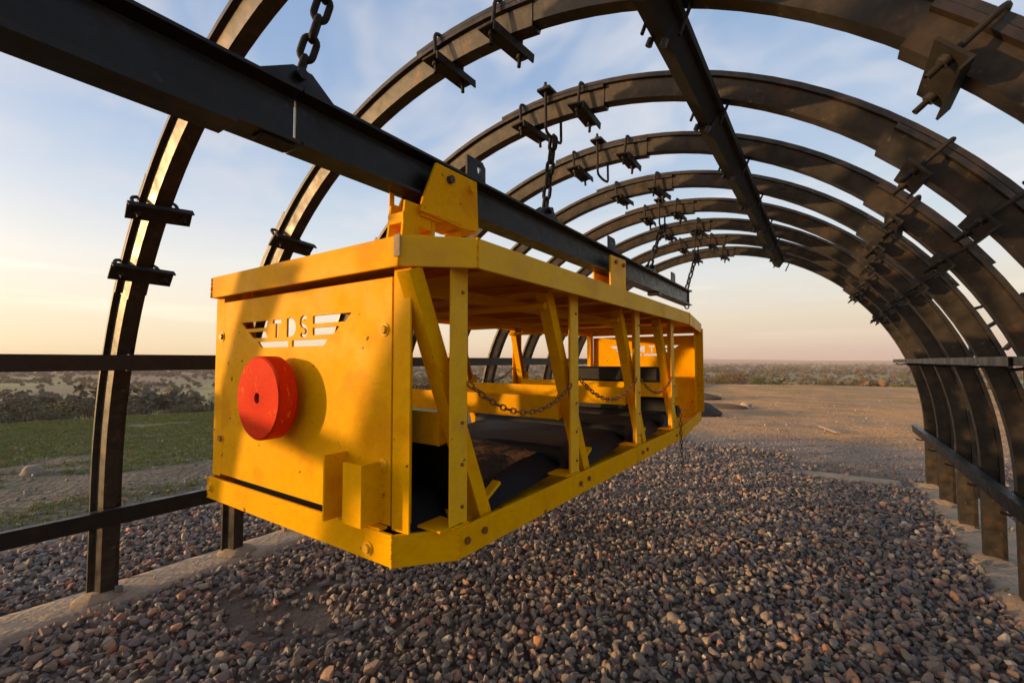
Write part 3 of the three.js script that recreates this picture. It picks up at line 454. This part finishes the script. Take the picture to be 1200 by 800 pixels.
// end panels with the cut-out letters and wings
function endPanel(d, mirror, label) {
  const m = mirror ? -1 : 1, q = (u, y) => new THREE.Vector2(u * m, y - CYB), poly = (pts) => { const p = pts.map(([u, y]) => q(u, y)); return new THREE.Path(p); };
  const s = new THREE.Shape([q(-0.556, 1.035), q(0.518, 1.035), q(0.518, 1.742), q(-0.556, 1.742)]);
  const cut = [
    [[-0.374, 1.650], [-0.172, 1.650], [-0.184, 1.624], [-0.340, 1.624]], [[-0.312, 1.610], [-0.190, 1.610], [-0.172, 1.586], [-0.278, 1.586]], [[-0.242, 1.571], [-0.030, 1.571], [-0.030, 1.549], [-0.214, 1.549]],
    [[0.122, 1.650], [0.330, 1.650], [0.298, 1.624], [0.122, 1.624]], [[0.122, 1.610], [0.268, 1.610], [0.240, 1.586], [0.122, 1.586]], [[-0.004, 1.571], [0.206, 1.571], [0.184, 1.549], [-0.004, 1.549]],
    [[-0.136, 1.650], [-0.080, 1.650], [-0.080, 1.636], [-0.100, 1.636], [-0.100, 1.584], [-0.116, 1.584], [-0.116, 1.636], [-0.136, 1.636]],
  ].map(poly);
  const dp = []; dp.push([-0.040, 1.650], [-0.022, 1.650]); for (let i = 0; i <= 8; i++) { const a = Math.PI / 2 - Math.PI * i / 8; dp.push([-0.020 + 0.037 * Math.cos(a), 1.617 + 0.033 * Math.sin(a)]); } dp.push([-0.022, 1.584], [-0.040, 1.584]); cut.push(poly(dp));
  const mid = []; for (let i = 0; i <= 9; i++) { const a = R(30 + 240 * i / 9); mid.push([0.065 + 0.0165 * Math.cos(a), 1.634 + 0.0155 * Math.sin(a)]); } for (let i = 1; i <= 9; i++) { const a = R(90 - 240 * i / 9); mid.push([0.065 + 0.0175 * Math.cos(a), 1.601 + 0.0165 * Math.sin(a)]); }
  const off = (w) => mid.map((p, i) => { const a = mid[Math.max(0, i - 1)], b = mid[Math.min(mid.length - 1, i + 1)], l = Math.hypot(b[0] - a[0], b[1] - a[1]); return [p[0] - (b[1] - a[1]) / l * w, p[1] + (b[0] - a[0]) / l * w]; }); cut.push(poly([...off(0.0062), ...off(-0.0062).reverse()]));
  s.holes.push(...cut);
  const g = new THREE.ExtrudeGeometry(s, { depth: 0.005, bevelEnabled: true, bevelThickness: 0.0012, bevelSize: 0.001, bevelOffset: -0.001, bevelSegments: 1 }); g.translate(0, 0, -(d - CD) - 0.0025);
  const o = mesh('end_panel', boxUV(g), M.yellow, car); o.userData.label = label; return o;
}
const front = endPanel(0.878, false, 'front end panel with TDS and wings cut through');
const rear = endPanel(4.53, true, 'rear end panel with TDS and wings cut through');
const boltGeo = (() => { const g = hexBolt(0.014, 0.011); g.rotateX(Math.PI / 2); return g; })(), boltSide = (() => { const g = hexBolt(0.011, 0.010); g.rotateZ(Math.PI / 2); return g; })(), washer = (() => { const g = new THREE.CylinderGeometry(0.020, 0.020, 0.004, 12); g.rotateX(Math.PI / 2); return g; })();
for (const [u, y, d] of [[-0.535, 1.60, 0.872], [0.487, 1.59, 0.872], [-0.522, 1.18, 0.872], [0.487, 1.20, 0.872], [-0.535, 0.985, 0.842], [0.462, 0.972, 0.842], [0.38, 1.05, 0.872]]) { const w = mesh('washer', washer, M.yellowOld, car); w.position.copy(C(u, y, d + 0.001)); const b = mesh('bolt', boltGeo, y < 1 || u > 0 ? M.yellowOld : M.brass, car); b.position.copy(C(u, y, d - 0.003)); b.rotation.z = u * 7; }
// corner angles that carry the end panels
const angleP = (a, t = 0.006) => [[0, 0], [a, 0], [a, t], [t, t], [t, a], [0, a]];
for (const s of [1, -1]) for (const [d, fs] of [[0.874, 1], [4.535, -1]]) { const b = V(s, 0, 0), n = V(0, 0, -fs); mesh('corner_post', sweep(angleP(0.068), [{ p: C(s * 0.526, 1.0265, d), n, b }, { p: C(s * 0.526, 1.80, d), n, b }]), M.yellow, car); }
// side posts with the leaning seat-back channels behind them
const bays = [1.0, 1.735, 2.525, 3.235];
for (const s of [1, -1]) for (const d of bays) {
  const b = V(0, 0, -1), n = V(-s, 0, 0);
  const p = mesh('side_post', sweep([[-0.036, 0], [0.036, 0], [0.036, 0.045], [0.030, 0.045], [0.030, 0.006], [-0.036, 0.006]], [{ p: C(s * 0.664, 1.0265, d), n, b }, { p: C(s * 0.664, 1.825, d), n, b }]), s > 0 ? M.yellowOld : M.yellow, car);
  for (const y of [1.08, 1.20, 1.32, 1.70]) { const m = mesh('rivet', boltSide, M.brass, p); m.scale.setScalar(0.5); m.position.copy(C(s * 0.667, y, d + 0.012)); }
  const top = C(s * (s < 0 && d < 1.1 ? 0.54 : 0.590), d < 1.1 ? 1.755 : 1.783, s < 0 && d < 1.1 ? d - 0.06 : d - 0.128), bot = C(s * 0.625, 0.985, d + 0.16), n2 = V(-s, 0, 0), f = bot.clone().sub(top).normalize(), bb = f.clone().cross(n2).normalize();
  mesh('seat_back_channel', sweep(channel(0.052, 0.05, 0.006).map(([x, y]) => [y, x]), [{ p: top, n: n2, b: bb }, { p: bot, n: n2, b: bb }]), M.yellow, car);
  mesh('foot_brace', bar(C(s * 0.60, 0.972, d + 0.05), C(s * 0.60, 1.085, d + 0.27), rect(0.03, 0.012)), M.yellow, car);
  mesh('foot_plate', block(s * 0.664 - s * 0.09, s * 0.664, 1.0275 - CYB, 1.034 - CYB, -(d - CD) - 0.02, -(d - CD) + 0.075, 0.001), M.yellow, car);
  const sb = mesh('bolt', boltSide, M.brass, car); sb.position.copy(C(s * 0.681, 0.985, d + 0.02)); const sb2 = mesh('bolt', boltSide, M.brass, car); sb2.position.copy(C(s * 0.681, 0.99, d + 0.10));
}
bays.forEach((d, i) => {
  if (i) { const r = mesh('cross_rod', new THREE.CylinderGeometry(0.015, 0.015, 1.22, 10), M.yellow, car); r.rotation.z = Math.PI / 2; r.position.copy(C(0, 1.722, d - 0.15)); }
  // tray across the car at elbow height, its ends cut on a slant
  const fr = (u) => ({ p: V(u, -CYB, -(d - CD)), n: V(0, 1, 0), b: V(0, 0, -1) });
  const tray = mesh('seat_tray', sweep([[0, 1.247], [0.006, 1.245], [0.090, 1.262], [0.088, 1.268], [0.010, 1.253], [0.006, 1.345], [0, 1.345]], [fr(-0.585), fr(0.575)]), M.yellow, car);
  for (const [u0, u1] of [[0.5755, 0.585], [-0.595, -0.5855]]) mesh('tray_end', sweep([[0, 1.245], [0.092, 1.262], [0.092, 1.400], [0.075, 1.400], [0, 1.347]], [fr(u0), fr(u1)]), M.yellow, tray);
  if (!i) { const back = bar(C(0, 1.0, d + 0.19), C(0, 1.235, d + 0.10), rect(1.10, 0.04), V(0, 0, -1)); mesh('back_cushion', boxUV(back), M.vinyl, car); }
});
// seats: black vinyl cushions with rounded fronts; the first one is torn down to its brown stuffing
function cushion(u0, u1, y0, y1, d0, d1, bulge, seed, tilt = 0) {
  const nx = 22, nz = 12, pos = [], uv = [], idx = [], w = (x) => Math.pow(Math.max(0, 1 - Math.pow(Math.abs(2 * x - 1), 8)), 0.5);
  for (let j = 0; j <= nz; j++) for (let i = 0; i <= nx; i++) { const a = i / nx, b = j / nz, u = lerp(u0, u1, a), d = lerp(d0, d1, b), k = w(a) * w(b); const y = y0 + tilt * b + (y1 - y0) * k + bulge * k * (fbm(u * 4, d * 4, seed) + 0.3); const q = C(u, y, d); pos.push(q.x, q.y, q.z); uv.push(u, d); }
  for (let j = 0; j < nz; j++) for (let i = 0; i < nx; i++) { const a = j * (nx + 1) + i, b = a + 1, e = a + nx + 1, f = e + 1; idx.push(a, b, e, b, f, e); }
  const g = new THREE.BufferGeometry(); g.setAttribute('position', new THREE.Float32BufferAttribute(pos, 3)); g.setAttribute('uv', new THREE.Float32BufferAttribute(uv, 2)); g.setIndex(idx); g.computeVertexNormals(); return g;
}
bays.forEach((d, i) => {
  const d1 = (bays[i + 1] || 3.9) + 0.12, d0 = d + 0.26, w = i === 3 ? 0.5 : 0.56;
  const c = mesh('seat_cushion', cushion(-w, w, 0.972, 1.045, d0, d1, 0.012, 130 + i * 3, 0.055), M.vinyl, car); if (!i) c.userData.label = 'seat cushion torn open, brown stuffing showing';
  mesh('cushion_roll', (() => { const g = new THREE.CylinderGeometry(0.045, 0.045, w * 2, 14, 6); g.rotateZ(Math.PI / 2); const q = C(0, 1.075, d1 - 0.03); g.translate(q.x, q.y, q.z); return g; })(), M.vinyl, car);
  if (!i) mesh('torn_stuffing', cushion(-0.5, 0.46, 1.040, 1.072, d0 + 0.05, d1 - 0.09, 0.016, 151, 0.05), M.foam, c);
});
mesh('seat_cushion', cushion(-0.52, 0.50, 0.972, 1.10, 0.90, 1.16, 0.02, 171), M.vinyl, car);
mesh('back_cushion', boxUV(bar(C(0, 1.10, 0.90), C(0, 1.42, 0.94), rect(1.02, 0.04), V(0, 0, -1))), M.vinyl, car).userData.label = 'black front backrest behind the end panel';
const rb = mesh('back_cushion', (() => { const g = chamferBox(0.98, 0.13, 0.06, 0.018), q = C(-0.08, 1.385, 3.78); g.translate(q.x, q.y, q.z); return boxUV(g); })(), M.vinyl, car); rb.userData.label = 'black rear backrest pad';
mesh('seat_tray', boxUV((() => { const g = chamferBox(1.1, 0.11, 0.09, 0.003), q = C(-0.02, 1.262, 3.80); g.translate(q.x, q.y, q.z); return g; })()), M.yellow, car);
mesh('back_cushion', boxUV((() => { const g = chamferBox(1.0, 0.13, 0.06, 0.018), q = C(-0.02, 1.13, 3.84); g.translate(q.x, q.y, q.z); return g; })()), M.vinyl, car);
for (const s of [-1]) mesh('rear_post', sweep(angleP(0.055), [{ p: C(s * 0.60, 0.97, 3.86), n: V(0, 0, 1), b: V(-s, 0, 0) }, { p: C(s * 0.60, 1.825, 3.86), n: V(0, 0, 1), b: V(-s, 0, 0) }]), M.yellow, car);
// lumpy weld beads where plates meet
{
  const rnd = rng(99), bead = (a, b, r = 0.0042) => { const n = Math.max(4, Math.round(a.distanceTo(b) / 0.008)), l = []; for (let i = 0; i <= n; i++) { const q = new THREE.IcosahedronGeometry(r * (0.8 + 0.5 * rnd()), 1), p = a.clone().lerp(b, i / n); q.scale(1, 1, 1.1); q.translate(p.x + (rnd() - 0.5) * 0.002, p.y + (rnd() - 0.5) * 0.002, p.z + (rnd() - 0.5) * 0.002); l.push(q); } return merge(l); };
  const put = (a, b) => mesh('weld_bead', boxUV(bead(a, b)), M.yellow, car);
  for (const [u, d] of [skirtO[0], skirtO[1], skirtO[2]]) put(C(u, 0.943, d), C(u, 1.022, d));
  for (const [u, d] of [roofO[0], roofO[1], roofO[2], roofO[3]]) put(C(u, 1.766, d), C(u, 1.844, d));
  put(C(0.320, 1.05, 0.8735), C(0.320, 1.20, 0.8735)); put(C(0.486, 1.05, 0.8735), C(0.486, 1.20, 0.8735));
  for (const d of bays) put(C(0.667, 1.0285, d - 0.034), C(0.667, 1.0285, d + 0.034));
  put(C(0.08, 2.166, 1.43), C(0.08, 2.166, 1.68));
}
// red buffer on the front
{
  const b = new THREE.Group(); b.name = 'buffer'; car.add(b); b.position.copy(C(-0.040, 1.374, 0.776)); b.rotation.x = Math.PI / 2;
  const disc = new THREE.LatheGeometry([[0.001, -0.03], [0.016, -0.03], [0.018, 0], [0.136, 0], [0.1415, -0.0055], [0.1415, -0.06], [0.136, -0.066], [0.001, -0.066]].map(([r, y]) => new THREE.Vector2(r, y)).reverse(), 64);
  const m = mesh('buffer_disc', toCreasedNormals(disc, 0.35), M.red, b); m.userData.label = 'scuffed red round buffer disc';
  mesh('buffer_bolt', (() => { const g = hexBolt(0.015, 0.02); g.translate(0, -0.02, 0); return g; })(), M.rubber, b);
  mesh('buffer_shaft', (() => { const g = new THREE.CylinderGeometry(0.035, 0.035, 0.034, 20); g.translate(0, -0.0835, 0); return g; })(), M.red, b);
}
// coupling bracket low on the front
mesh('coupling_plate', block(0.312, 0.320, 1.03 - CYB, 1.222 - CYB, 0.048, -0.029, 0.0015), M.yellow, car);
mesh('coupling_angle', sweep([[0, 0], [0.082, 0], [0.082, 0.072], [0.075, 0.072], [0.075, 0.007], [0, 0.007]], [{ p: C(0.404, 1.042, 0.800), n: V(0, 0, -1), b: V(1, 0, 0) }, { p: C(0.404, 1.212, 0.800), n: V(0, 0, -1), b: V(1, 0, 0) }]), M.yellow, car);
mesh('coupling_base', block(0.325, 0.51, 1.0275 - CYB, 1.0345 - CYB, 0.0, -0.028, 0.001), M.yellow, car);
// hangers that grip the beam
function hangerPlate(u, pts, t = 0.012) { const s = new THREE.Shape(pts.map(([d, y]) => new THREE.Vector2(-(d - CD), y - CYB))), g = new THREE.ExtrudeGeometry(s, { depth: t, bevelEnabled: true, bevelSize: 0.002, bevelThickness: 0.002, bevelOffset: -0.002, bevelSegments: 1 }); g.rotateY(-Math.PI / 2); g.translate(u + t / 2, 0, 0); return boxUV(g); }
for (const s of [1, -1]) {
  const h = mesh('front_hanger_plate', hangerPlate(s * 0.074, [[1.50, 2.415], [1.795, 2.418], [1.81, 2.165], [1.70, 2.15], [1.40, 2.165], [1.42, 2.23]]), M.yellow, car);
  for (const d of [1.585, 1.74]) { const w = mesh('roller_bolt', new THREE.CylinderGeometry(0.019, 0.019, 0.03, 12), d < 1.6 ? M.bolt : M.yellow, h); w.rotation.z = Math.PI / 2; w.position.copy(C(s * 0.09, 2.36, d)); }
  mesh('hanger_cheek', hangerPlate(s * 0.045, [[1.30, 1.84], [1.40, 1.84], [1.43, 2.16], [1.43, 2.20], [1.34, 2.20], [1.33, 2.10]]), M.yellow, car);
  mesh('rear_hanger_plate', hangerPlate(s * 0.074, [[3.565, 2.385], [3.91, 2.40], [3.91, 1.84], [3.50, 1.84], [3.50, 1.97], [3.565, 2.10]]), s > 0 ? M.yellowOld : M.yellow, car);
  for (const d of [3.66, 3.84]) { const w = mesh('roller_bolt', new THREE.CylinderGeometry(0.017, 0.017, 0.028, 10), M.brass, car); w.rotation.z = Math.PI / 2; w.position.copy(C(s * 0.09, 2.34, d)); }
}
mesh('hanger_bridge', merge([block(-0.066, 0.066, 2.15 - CYB, 2.162 - CYB, -(1.42 - CD), -(1.80 - CD)), block(-0.052, 0.052, 2.10 - CYB, 2.148 - CYB, -(1.33 - CD), -(1.50 - CD))]), M.yellow, car);
mesh('hanger_hook', merge([block(-0.052, -0.040, 2.19 - CYB, 2.27 - CYB, -(1.335 - CD), -(1.36 - CD)), block(-0.066, 0.066, 1.95 - CYB, 1.975 - CYB, -(3.49 - CD), -(3.90 - CD))]), M.yellow, car);
mesh('pivot_pin', (() => { const g = new THREE.CylinderGeometry(0.035, 0.035, 0.24, 16); g.rotateX(Math.PI / 2); const q = C(0.0, 1.985, 1.60); g.translate(q.x, q.y, q.z); return g.toNonIndexed(); })(), M.brass, car);
for (const d of [1.52, 1.70]) mesh('pivot_post', block(-0.045, 0.045, 1.838 - CYB, 2.149 - CYB, -(d - CD) - 0.012, -(d - CD) + 0.012), M.yellow, car);

// safety chains across the door openings and one left hanging
const smallLink = linkGeo(0.038, 0.021, 0.0027);
const sag = (u, d0, d1, y0, y1, dip) => { const a = []; for (let i = 0; i <= 8; i++) { const t = i / 8; a.push(C(u, lerp(y0, y1, t) - dip * 4 * t * (1 - t), lerp(d0, d1, t))); } return a; };
[[0.668, 1.035, 1.70, 1.435, 1.40, 0.10, 'sagging chain across the first door opening of the car'], [0.668, 1.78, 2.49, 1.42, 1.40, 0.10, 'sagging chain across the second door opening of the car'], [0.668, 2.57, 3.20, 1.39, 1.39, 0.09, 'short looking chain across the third door opening of the car'], [-0.655, 0.92, 1.70, 1.44, 1.44, 0.11, 'chain on the far side of the car, at its front opening'], [-0.655, 1.78, 2.49, 1.44, 1.44, 0.11, 'chain on the far side of the car, at its second opening'], [-0.655, 2.57, 3.20, 1.44, 1.44, 0.1, 'chain on the far side of the car, at its third opening']].forEach(([u, d0, d1, y0, y1, dip, label]) => {
  const o = thing('safety_chain', label, 'chain', car.position.clone(), 'thin chains across the car openings'); chain(o, sag(u, d0, d1, y0, y1, dip), smallLink, 0.030, u > 0 ? M.brass : M.bolt);
});
{ const o = thing('loose_chain', 'thin chain hanging straight down from the car skirt at the rear', 'chain', car.position.clone()); chain(o, [C(0.684, 1.16, 3.33), C(0.688, 1.0, 3.335), C(0.690, 0.86, 3.335), C(0.690, 0.70, 3.335)], smallLink, 0.030, M.bolt); }

// ---------------------------------------------------------------- things lying about on the yard
{
  const rnd = rng(77);
  const lump = (rx, ry, rz, seed, det = 4) => { const g = new THREE.IcosahedronGeometry(1, det), p = g.attributes.position; for (let i = 0; i < p.count; i++) { const x = p.getX(i), y = p.getY(i), z = p.getZ(i), k = 1 + 0.28 * fbm(x * 1.8 + seed, y * 1.8, z * 1.8, 4); p.setXYZ(i, x * rx * k, Math.max(-0.05, y) * ry * k, z * rz * k); } g.computeVertexNormals(); return toCreasedNormals(g, 0.7); };
  const m = mesh('soil_mound', lump(1.0, 0.42, 0.8, 3), new THREE.MeshStandardMaterial({ color: new THREE.Color().setRGB(0.045, 0.034, 0.026), map: grainTex, roughness: 1 })); m.position.set(-3.35, -0.02, -13.4); tag(m, 'dark mound of dug soil behind the rear of the yellow car', 'soil mound');
  for (const [x, d, s, l] of [[-2.75, 15.9, 0.5, 'low earth heap left of the pale rubble'], [-5.0, 19, 1.1, 'long low earth heap farther back beyond the mound']]) { const q = mesh('earth_heap', lump(s * 1.5, s * 0.26, s * 0.7, x * 3), new THREE.MeshStandardMaterial({ color: new THREE.Color().setRGB(0.12, 0.075, 0.045), map: grainTex, roughness: 1 })); q.position.set(x, terrainY(x, d), -d); tag(q, l, 'earth heap'); }
  for (const [x, d, s, tilt] of [[-2.15, 16.1, 0.16, 0.5], [-1.95, 16.2, 0.12, -0.4]]) { const q = mesh('rubble_piece', lump(s, s * 0.9, s * 0.7, x * 9, 2), M.concrete); q.position.set(x, terrainY(x, d) + 0.04, -d); q.rotation.z = tilt; tag(q, tilt > 0 ? 'larger pale chunk of rubble lying on the brown yard' : 'smaller pale chunk beside the larger piece of rubble', 'rubble', 'pale rubble on the yard'); }
  const pl = mesh('plank', boxUV(chamferBox(0.95, 0.025, 0.09, 0.006)), new THREE.MeshStandardMaterial({ color: new THREE.Color().setRGB(0.42, 0.31, 0.21), map: grainTex, roughness: 0.9 })); pl.position.set(0.02, terrainY(0, 11.9) + 0.045, -11.9); pl.rotation.set(0.03, -1.25, 0.03); tag(pl, 'weathered plank lying flat on the brown yard beyond the arches', 'plank');
  [[-8.7, 1.4, 0.15, 'pale round boulder in the grass beyond the left rail'], [-6.3, 0.55, 0.16, 'small boulder in the rough grass near the left edge'], [-6.9, 3.2, 0.14, 'small stone lying between the left arch legs beyond the strip']].forEach(([x, d, s, l]) => { const q = mesh('boulder', lump(s, s * 0.75, s * 0.8, x * 5, 3), new THREE.MeshStandardMaterial({ color: new THREE.Color().setRGB(0.30, 0.22, 0.16), map: grainTex, roughness: 0.95 })); q.position.set(x, terrainY(x, d), -d); tag(q, l, 'boulder'); });
  // bent steel frame leaning outside the right-hand legs
  const o = thing('scrap_frame', 'bent dark steel frame leaning outside the right side arches', 'scrap frame', P(1.62, 0, 6.95)); const prof = rect(0.05, 0.03);
  for (const [a, b] of [[[-0.35, 2.04], [0.12, 2.20]], [[-0.26, 1.80], [0.05, 2.02]], [[-0.05, 1.62], [0.16, 1.86]]]) mesh('frame_bar', bar(V(a[0], a[1], 0), V(b[0], b[1], -0.1), prof), M.darkSteel, o);
  mesh('frame_upright', bar(V(0.10, -0.05, -0.05), V(0.12, 2.22, -0.08), prof, V(1, 0, 0)), M.darkSteel, o); mesh('frame_upright', bar(V(-0.30, -0.05, 0), V(-0.31, 2.06, 0), prof, V(1, 0, 0)), M.darkSteel, o);
}

// ---------------------------------------------------------------- vegetation
function leafCloud(n, rx, ry, rz, size, seed, lobes = 7) {
  const rnd = rng(seed), pos = [], nor = [], blobs = [];
  for (let i = 0; i < lobes; i++) blobs.push([V((rnd() - 0.5) * rx * 1.3, ry * (0.35 + 0.85 * rnd()), (rnd() - 0.5) * rz * 1.3), 0.35 + 0.3 * rnd()]);
  for (let i = 0; i < n; i++) {
    const [c, br] = blobs[Math.floor(rnd() * lobes)], d = V(rnd() * 2 - 1, rnd() * 2 - 1, rnd() * 2 - 1).normalize().multiplyScalar(Math.pow(rnd(), 0.45) * br);
    const p = V(c.x + d.x * rx, Math.max(0.02, c.y + d.y * ry), c.z + d.z * rz), s = size * (0.6 + 0.8 * rnd());
    const a = V(rnd() - 0.5, rnd() - 0.5, rnd() - 0.5).normalize(), b = V(rnd() - 0.5, rnd() - 0.5, rnd() - 0.5).cross(a).normalize(), q = [p.clone().addScaledVector(a, -s), p.clone().addScaledVector(b, -s * 0.55), p.clone().addScaledVector(a, s), p.clone().addScaledVector(b, s * 0.55)];
    for (const k of [0, 1, 2, 0, 2, 3]) pos.push(q[k].x, q[k].y, q[k].z);
  }
  const g = new THREE.BufferGeometry(); g.setAttribute('position', new THREE.Float32BufferAttribute(pos, 3)); g.computeVertexNormals(); return g;
}
function stems(h, n, seed) { const rnd = rng(seed), l = []; for (let i = 0; i < n; i++) { const a = rnd() * 6.3, k = 0.3 + 0.4 * rnd(); l.push(round([V(0, -0.3, 0), V(Math.cos(a) * 0.1 * h, 0.3 * h, Math.sin(a) * 0.1 * h), V(Math.cos(a) * k * 0.5 * h, (0.7 + 0.25 * rnd()) * h, Math.sin(a) * k * 0.5 * h)], 0.018 * h, false, 5, 6)); } return merge(l); }
{
  const rnd = rng(303), proto = [];
  for (let v = 0; v < 4; v++) { const root = new THREE.Group(); mesh('crown', leafCloud(2600, 0.95, 0.95, 0.95, 0.034, 900 + v * 13), [M.leafOlive, M.leafBrown, M.leafDark, M.leafGreen][v], root); mesh('stem', stems(1.2, 5, 950 + v), M.bark, root); proto.push(root); }
  const kinds = ['olive', 'brown', 'dark', 'green'];
  const spot = (phi, dr) => { const r = EDGE(phi) + dr, x = r * Math.sin(phi), d = r * Math.cos(phi); return V(x, terrainY(x, d) - 0.05, -d); };
  const ordinal = ['first', 'second', 'third', 'fourth', 'fifth', 'sixth', 'seventh', 'eighth', 'ninth', 'tenth', 'eleventh', 'twelfth'], looks = [2, 2, 0, 2, 1, 2, 0, 2, 2, 1, 2, 3];
  for (let i = 0; i < 12; i++) { const v = looks[i], o = proto[v].clone(), h = 0.55 + 0.42 * rnd(); o.name = numbered('shrub'); o.position.copy(spot(lerp(-1.46, -1.06, (i + 0.6 * rnd()) / 12), 5 + 8 * rnd())); o.scale.set(h * (1 + 0.7 * rnd()), h * 0.85, h * (0.9 + 0.6 * rnd())); o.rotation.y = rnd() * 6.3; scene.add(o); tag(o, `${kinds[v]} autumn shrub on the left field rim, ${ordinal[i]} from the left edge`, 'shrub', 'shrubs on the left field rim'); }
  const scrub = new THREE.Group(); scrub.name = 'scrub'; scrub.userData = { kind: 'stuff', label: 'low mixed olive and brown scrub along the rim of the yard', category: 'scrub' }; scene.add(scrub);
  for (let v = 0; v < 4; v++) {
    const m4 = new THREE.Matrix4(), q = new THREE.Quaternion(), l = []; 
    for (let i = 0; i < 60; i++) { const t = rnd(), phi = t < 0.14 ? lerp(-1.52, -1.0, rnd()) : lerp(-1.0, 0.27, rnd()), h = (t < 0.14 ? 0.4 : 0.5) + (t < 0.14 ? 0.4 : 0.85) * rnd() * rnd(); q.setFromAxisAngle(V(0, 1, 0), rnd() * 6.3); l.push(m4.compose(spot(phi, 3 + (t < 0.14 ? 14 : 26) * rnd()), q, V(h * (0.9 + 0.8 * rnd()), h * 0.8, h * (0.9 + 0.7 * rnd()))).clone()); }
    const im = new THREE.InstancedMesh(proto[v].children[0].geometry, proto[v].children[0].material, l.length); im.name = 'scrub_bushes'; im.userData.kind = 'stuff'; l.forEach((m, i) => im.setMatrixAt(i, m)); im.castShadow = im.receiveShadow = true; scrub.add(im);
  }
  // far woods on the plain: one mass
  const woods = new THREE.Group(); woods.name = 'distant_woods'; woods.userData = { kind: 'stuff', label: 'far brown and dark green woods on the plain', category: 'woods' }; scene.add(woods);
  const mats = [M.leafDark, M.leafBrown, M.leafOlive];
  mats.forEach((mt, v) => {
    const g = leafCloud(170, 0.5, 0.5, 0.5, 0.10, 1200 + v * 7, 5), N = 2600, im = new THREE.InstancedMesh(g, mt, N), m4 = new THREE.Matrix4(), q = new THREE.Quaternion(); im.name = 'far_trees'; im.userData.kind = 'stuff'; let i = 0, guard = 0;
    while (i < N && guard++ < 400000) {
      const phi = lerp(-1.55, 0.42, rnd()), r = 95 * Math.pow(40, Math.pow(rnd(), 0.75)), x = r * Math.sin(phi), d = r * Math.cos(phi), c = fbm(x * 0.006 + v * 0.6, d * 0.010, 77, 3);
      const want = (phi < -0.9 ? (r < 450 ? 0.24 : 0.10) : r < 110 ? -0.05 : 0.02) - sstep(500, 1400, r) * 0.25; if (c < want) continue;
      const h = (3.5 + 9 * rnd() * rnd()) * (r > 900 ? 1.5 : 1) * (r < 140 ? 0.55 : 1); q.setFromAxisAngle(V(0, 1, 0), rnd() * 6.3); im.setMatrixAt(i++, m4.compose(V(x, terrainY(x, d) - 0.6, -d), q, V(h * (0.9 + rnd() * 0.9), h, h * (0.9 + rnd() * 0.9))));
    }
    im.count = i; im.castShadow = im.receiveShadow = true; woods.add(im); console.log('far trees', i);
  });
  // grass on the left: tufts as one mass
  const bl = []; { const r2 = rng(66); for (let k = 0; k < 9; k++) { const a = r2() * 6.3, h = 0.05 + 0.07 * r2(), l = 0.03 + 0.04 * r2(), c = Math.cos(a), s = Math.sin(a), w = 0.004, ox = (r2() - 0.5) * 0.06, oz = (r2() - 0.5) * 0.06; bl.push(ox - s * w, 0, oz + c * w, ox + s * w, 0, oz - c * w, ox + c * l, h, oz + s * l); } }
  const gg = new THREE.BufferGeometry(); gg.setAttribute('position', new THREE.Float32BufferAttribute(bl, 3)); gg.computeVertexNormals();
  const tufts = [], col = new THREE.Color(); let guard = 0;
  while (tufts.length < 40000 && guard++ < 600000) { const x = lerp(-5.3, -17, Math.pow(rnd(), 0.8)), d = lerp(-0.6, 7.5, rnd()), c = fbm(x * 0.9, d * 0.42, 19, 5) + 0.30 * sstep(-7.6, -11.0, x) - 0.03; if (c < -0.01 + 0.1 * (rnd() - 0.5) || Math.abs(Math.atan2(x, d) + 1.2) > 0.45) continue; tufts.push([x, d]); }
  const gi = new THREE.InstancedMesh(gg, M.grass, tufts.length), m4 = new THREE.Matrix4(), q = new THREE.Quaternion(); gi.name = 'grass'; gi.userData = { kind: 'stuff', label: 'short patchy green grass on the left', category: 'grass' };
  tufts.forEach(([x, d], i) => { const s = 0.3 + 0.5 * rnd(), dry = rnd(); q.setFromAxisAngle(V(0, 1, 0), rnd() * 6.3); gi.setMatrixAt(i, m4.compose(V(x, terrainY(x, d) - 0.005, -d), q, V(s, s, s))); gi.setColorAt(i, dry < 0.25 ? col.setRGB(0.24, 0.18, 0.06) : col.setRGB(0.115 + 0.06 * rnd(), 0.14 + 0.05 * rnd(), 0.032)); });
  gi.castShadow = gi.receiveShadow = true; scene.add(gi);
}
renderer.render(scene, camera);
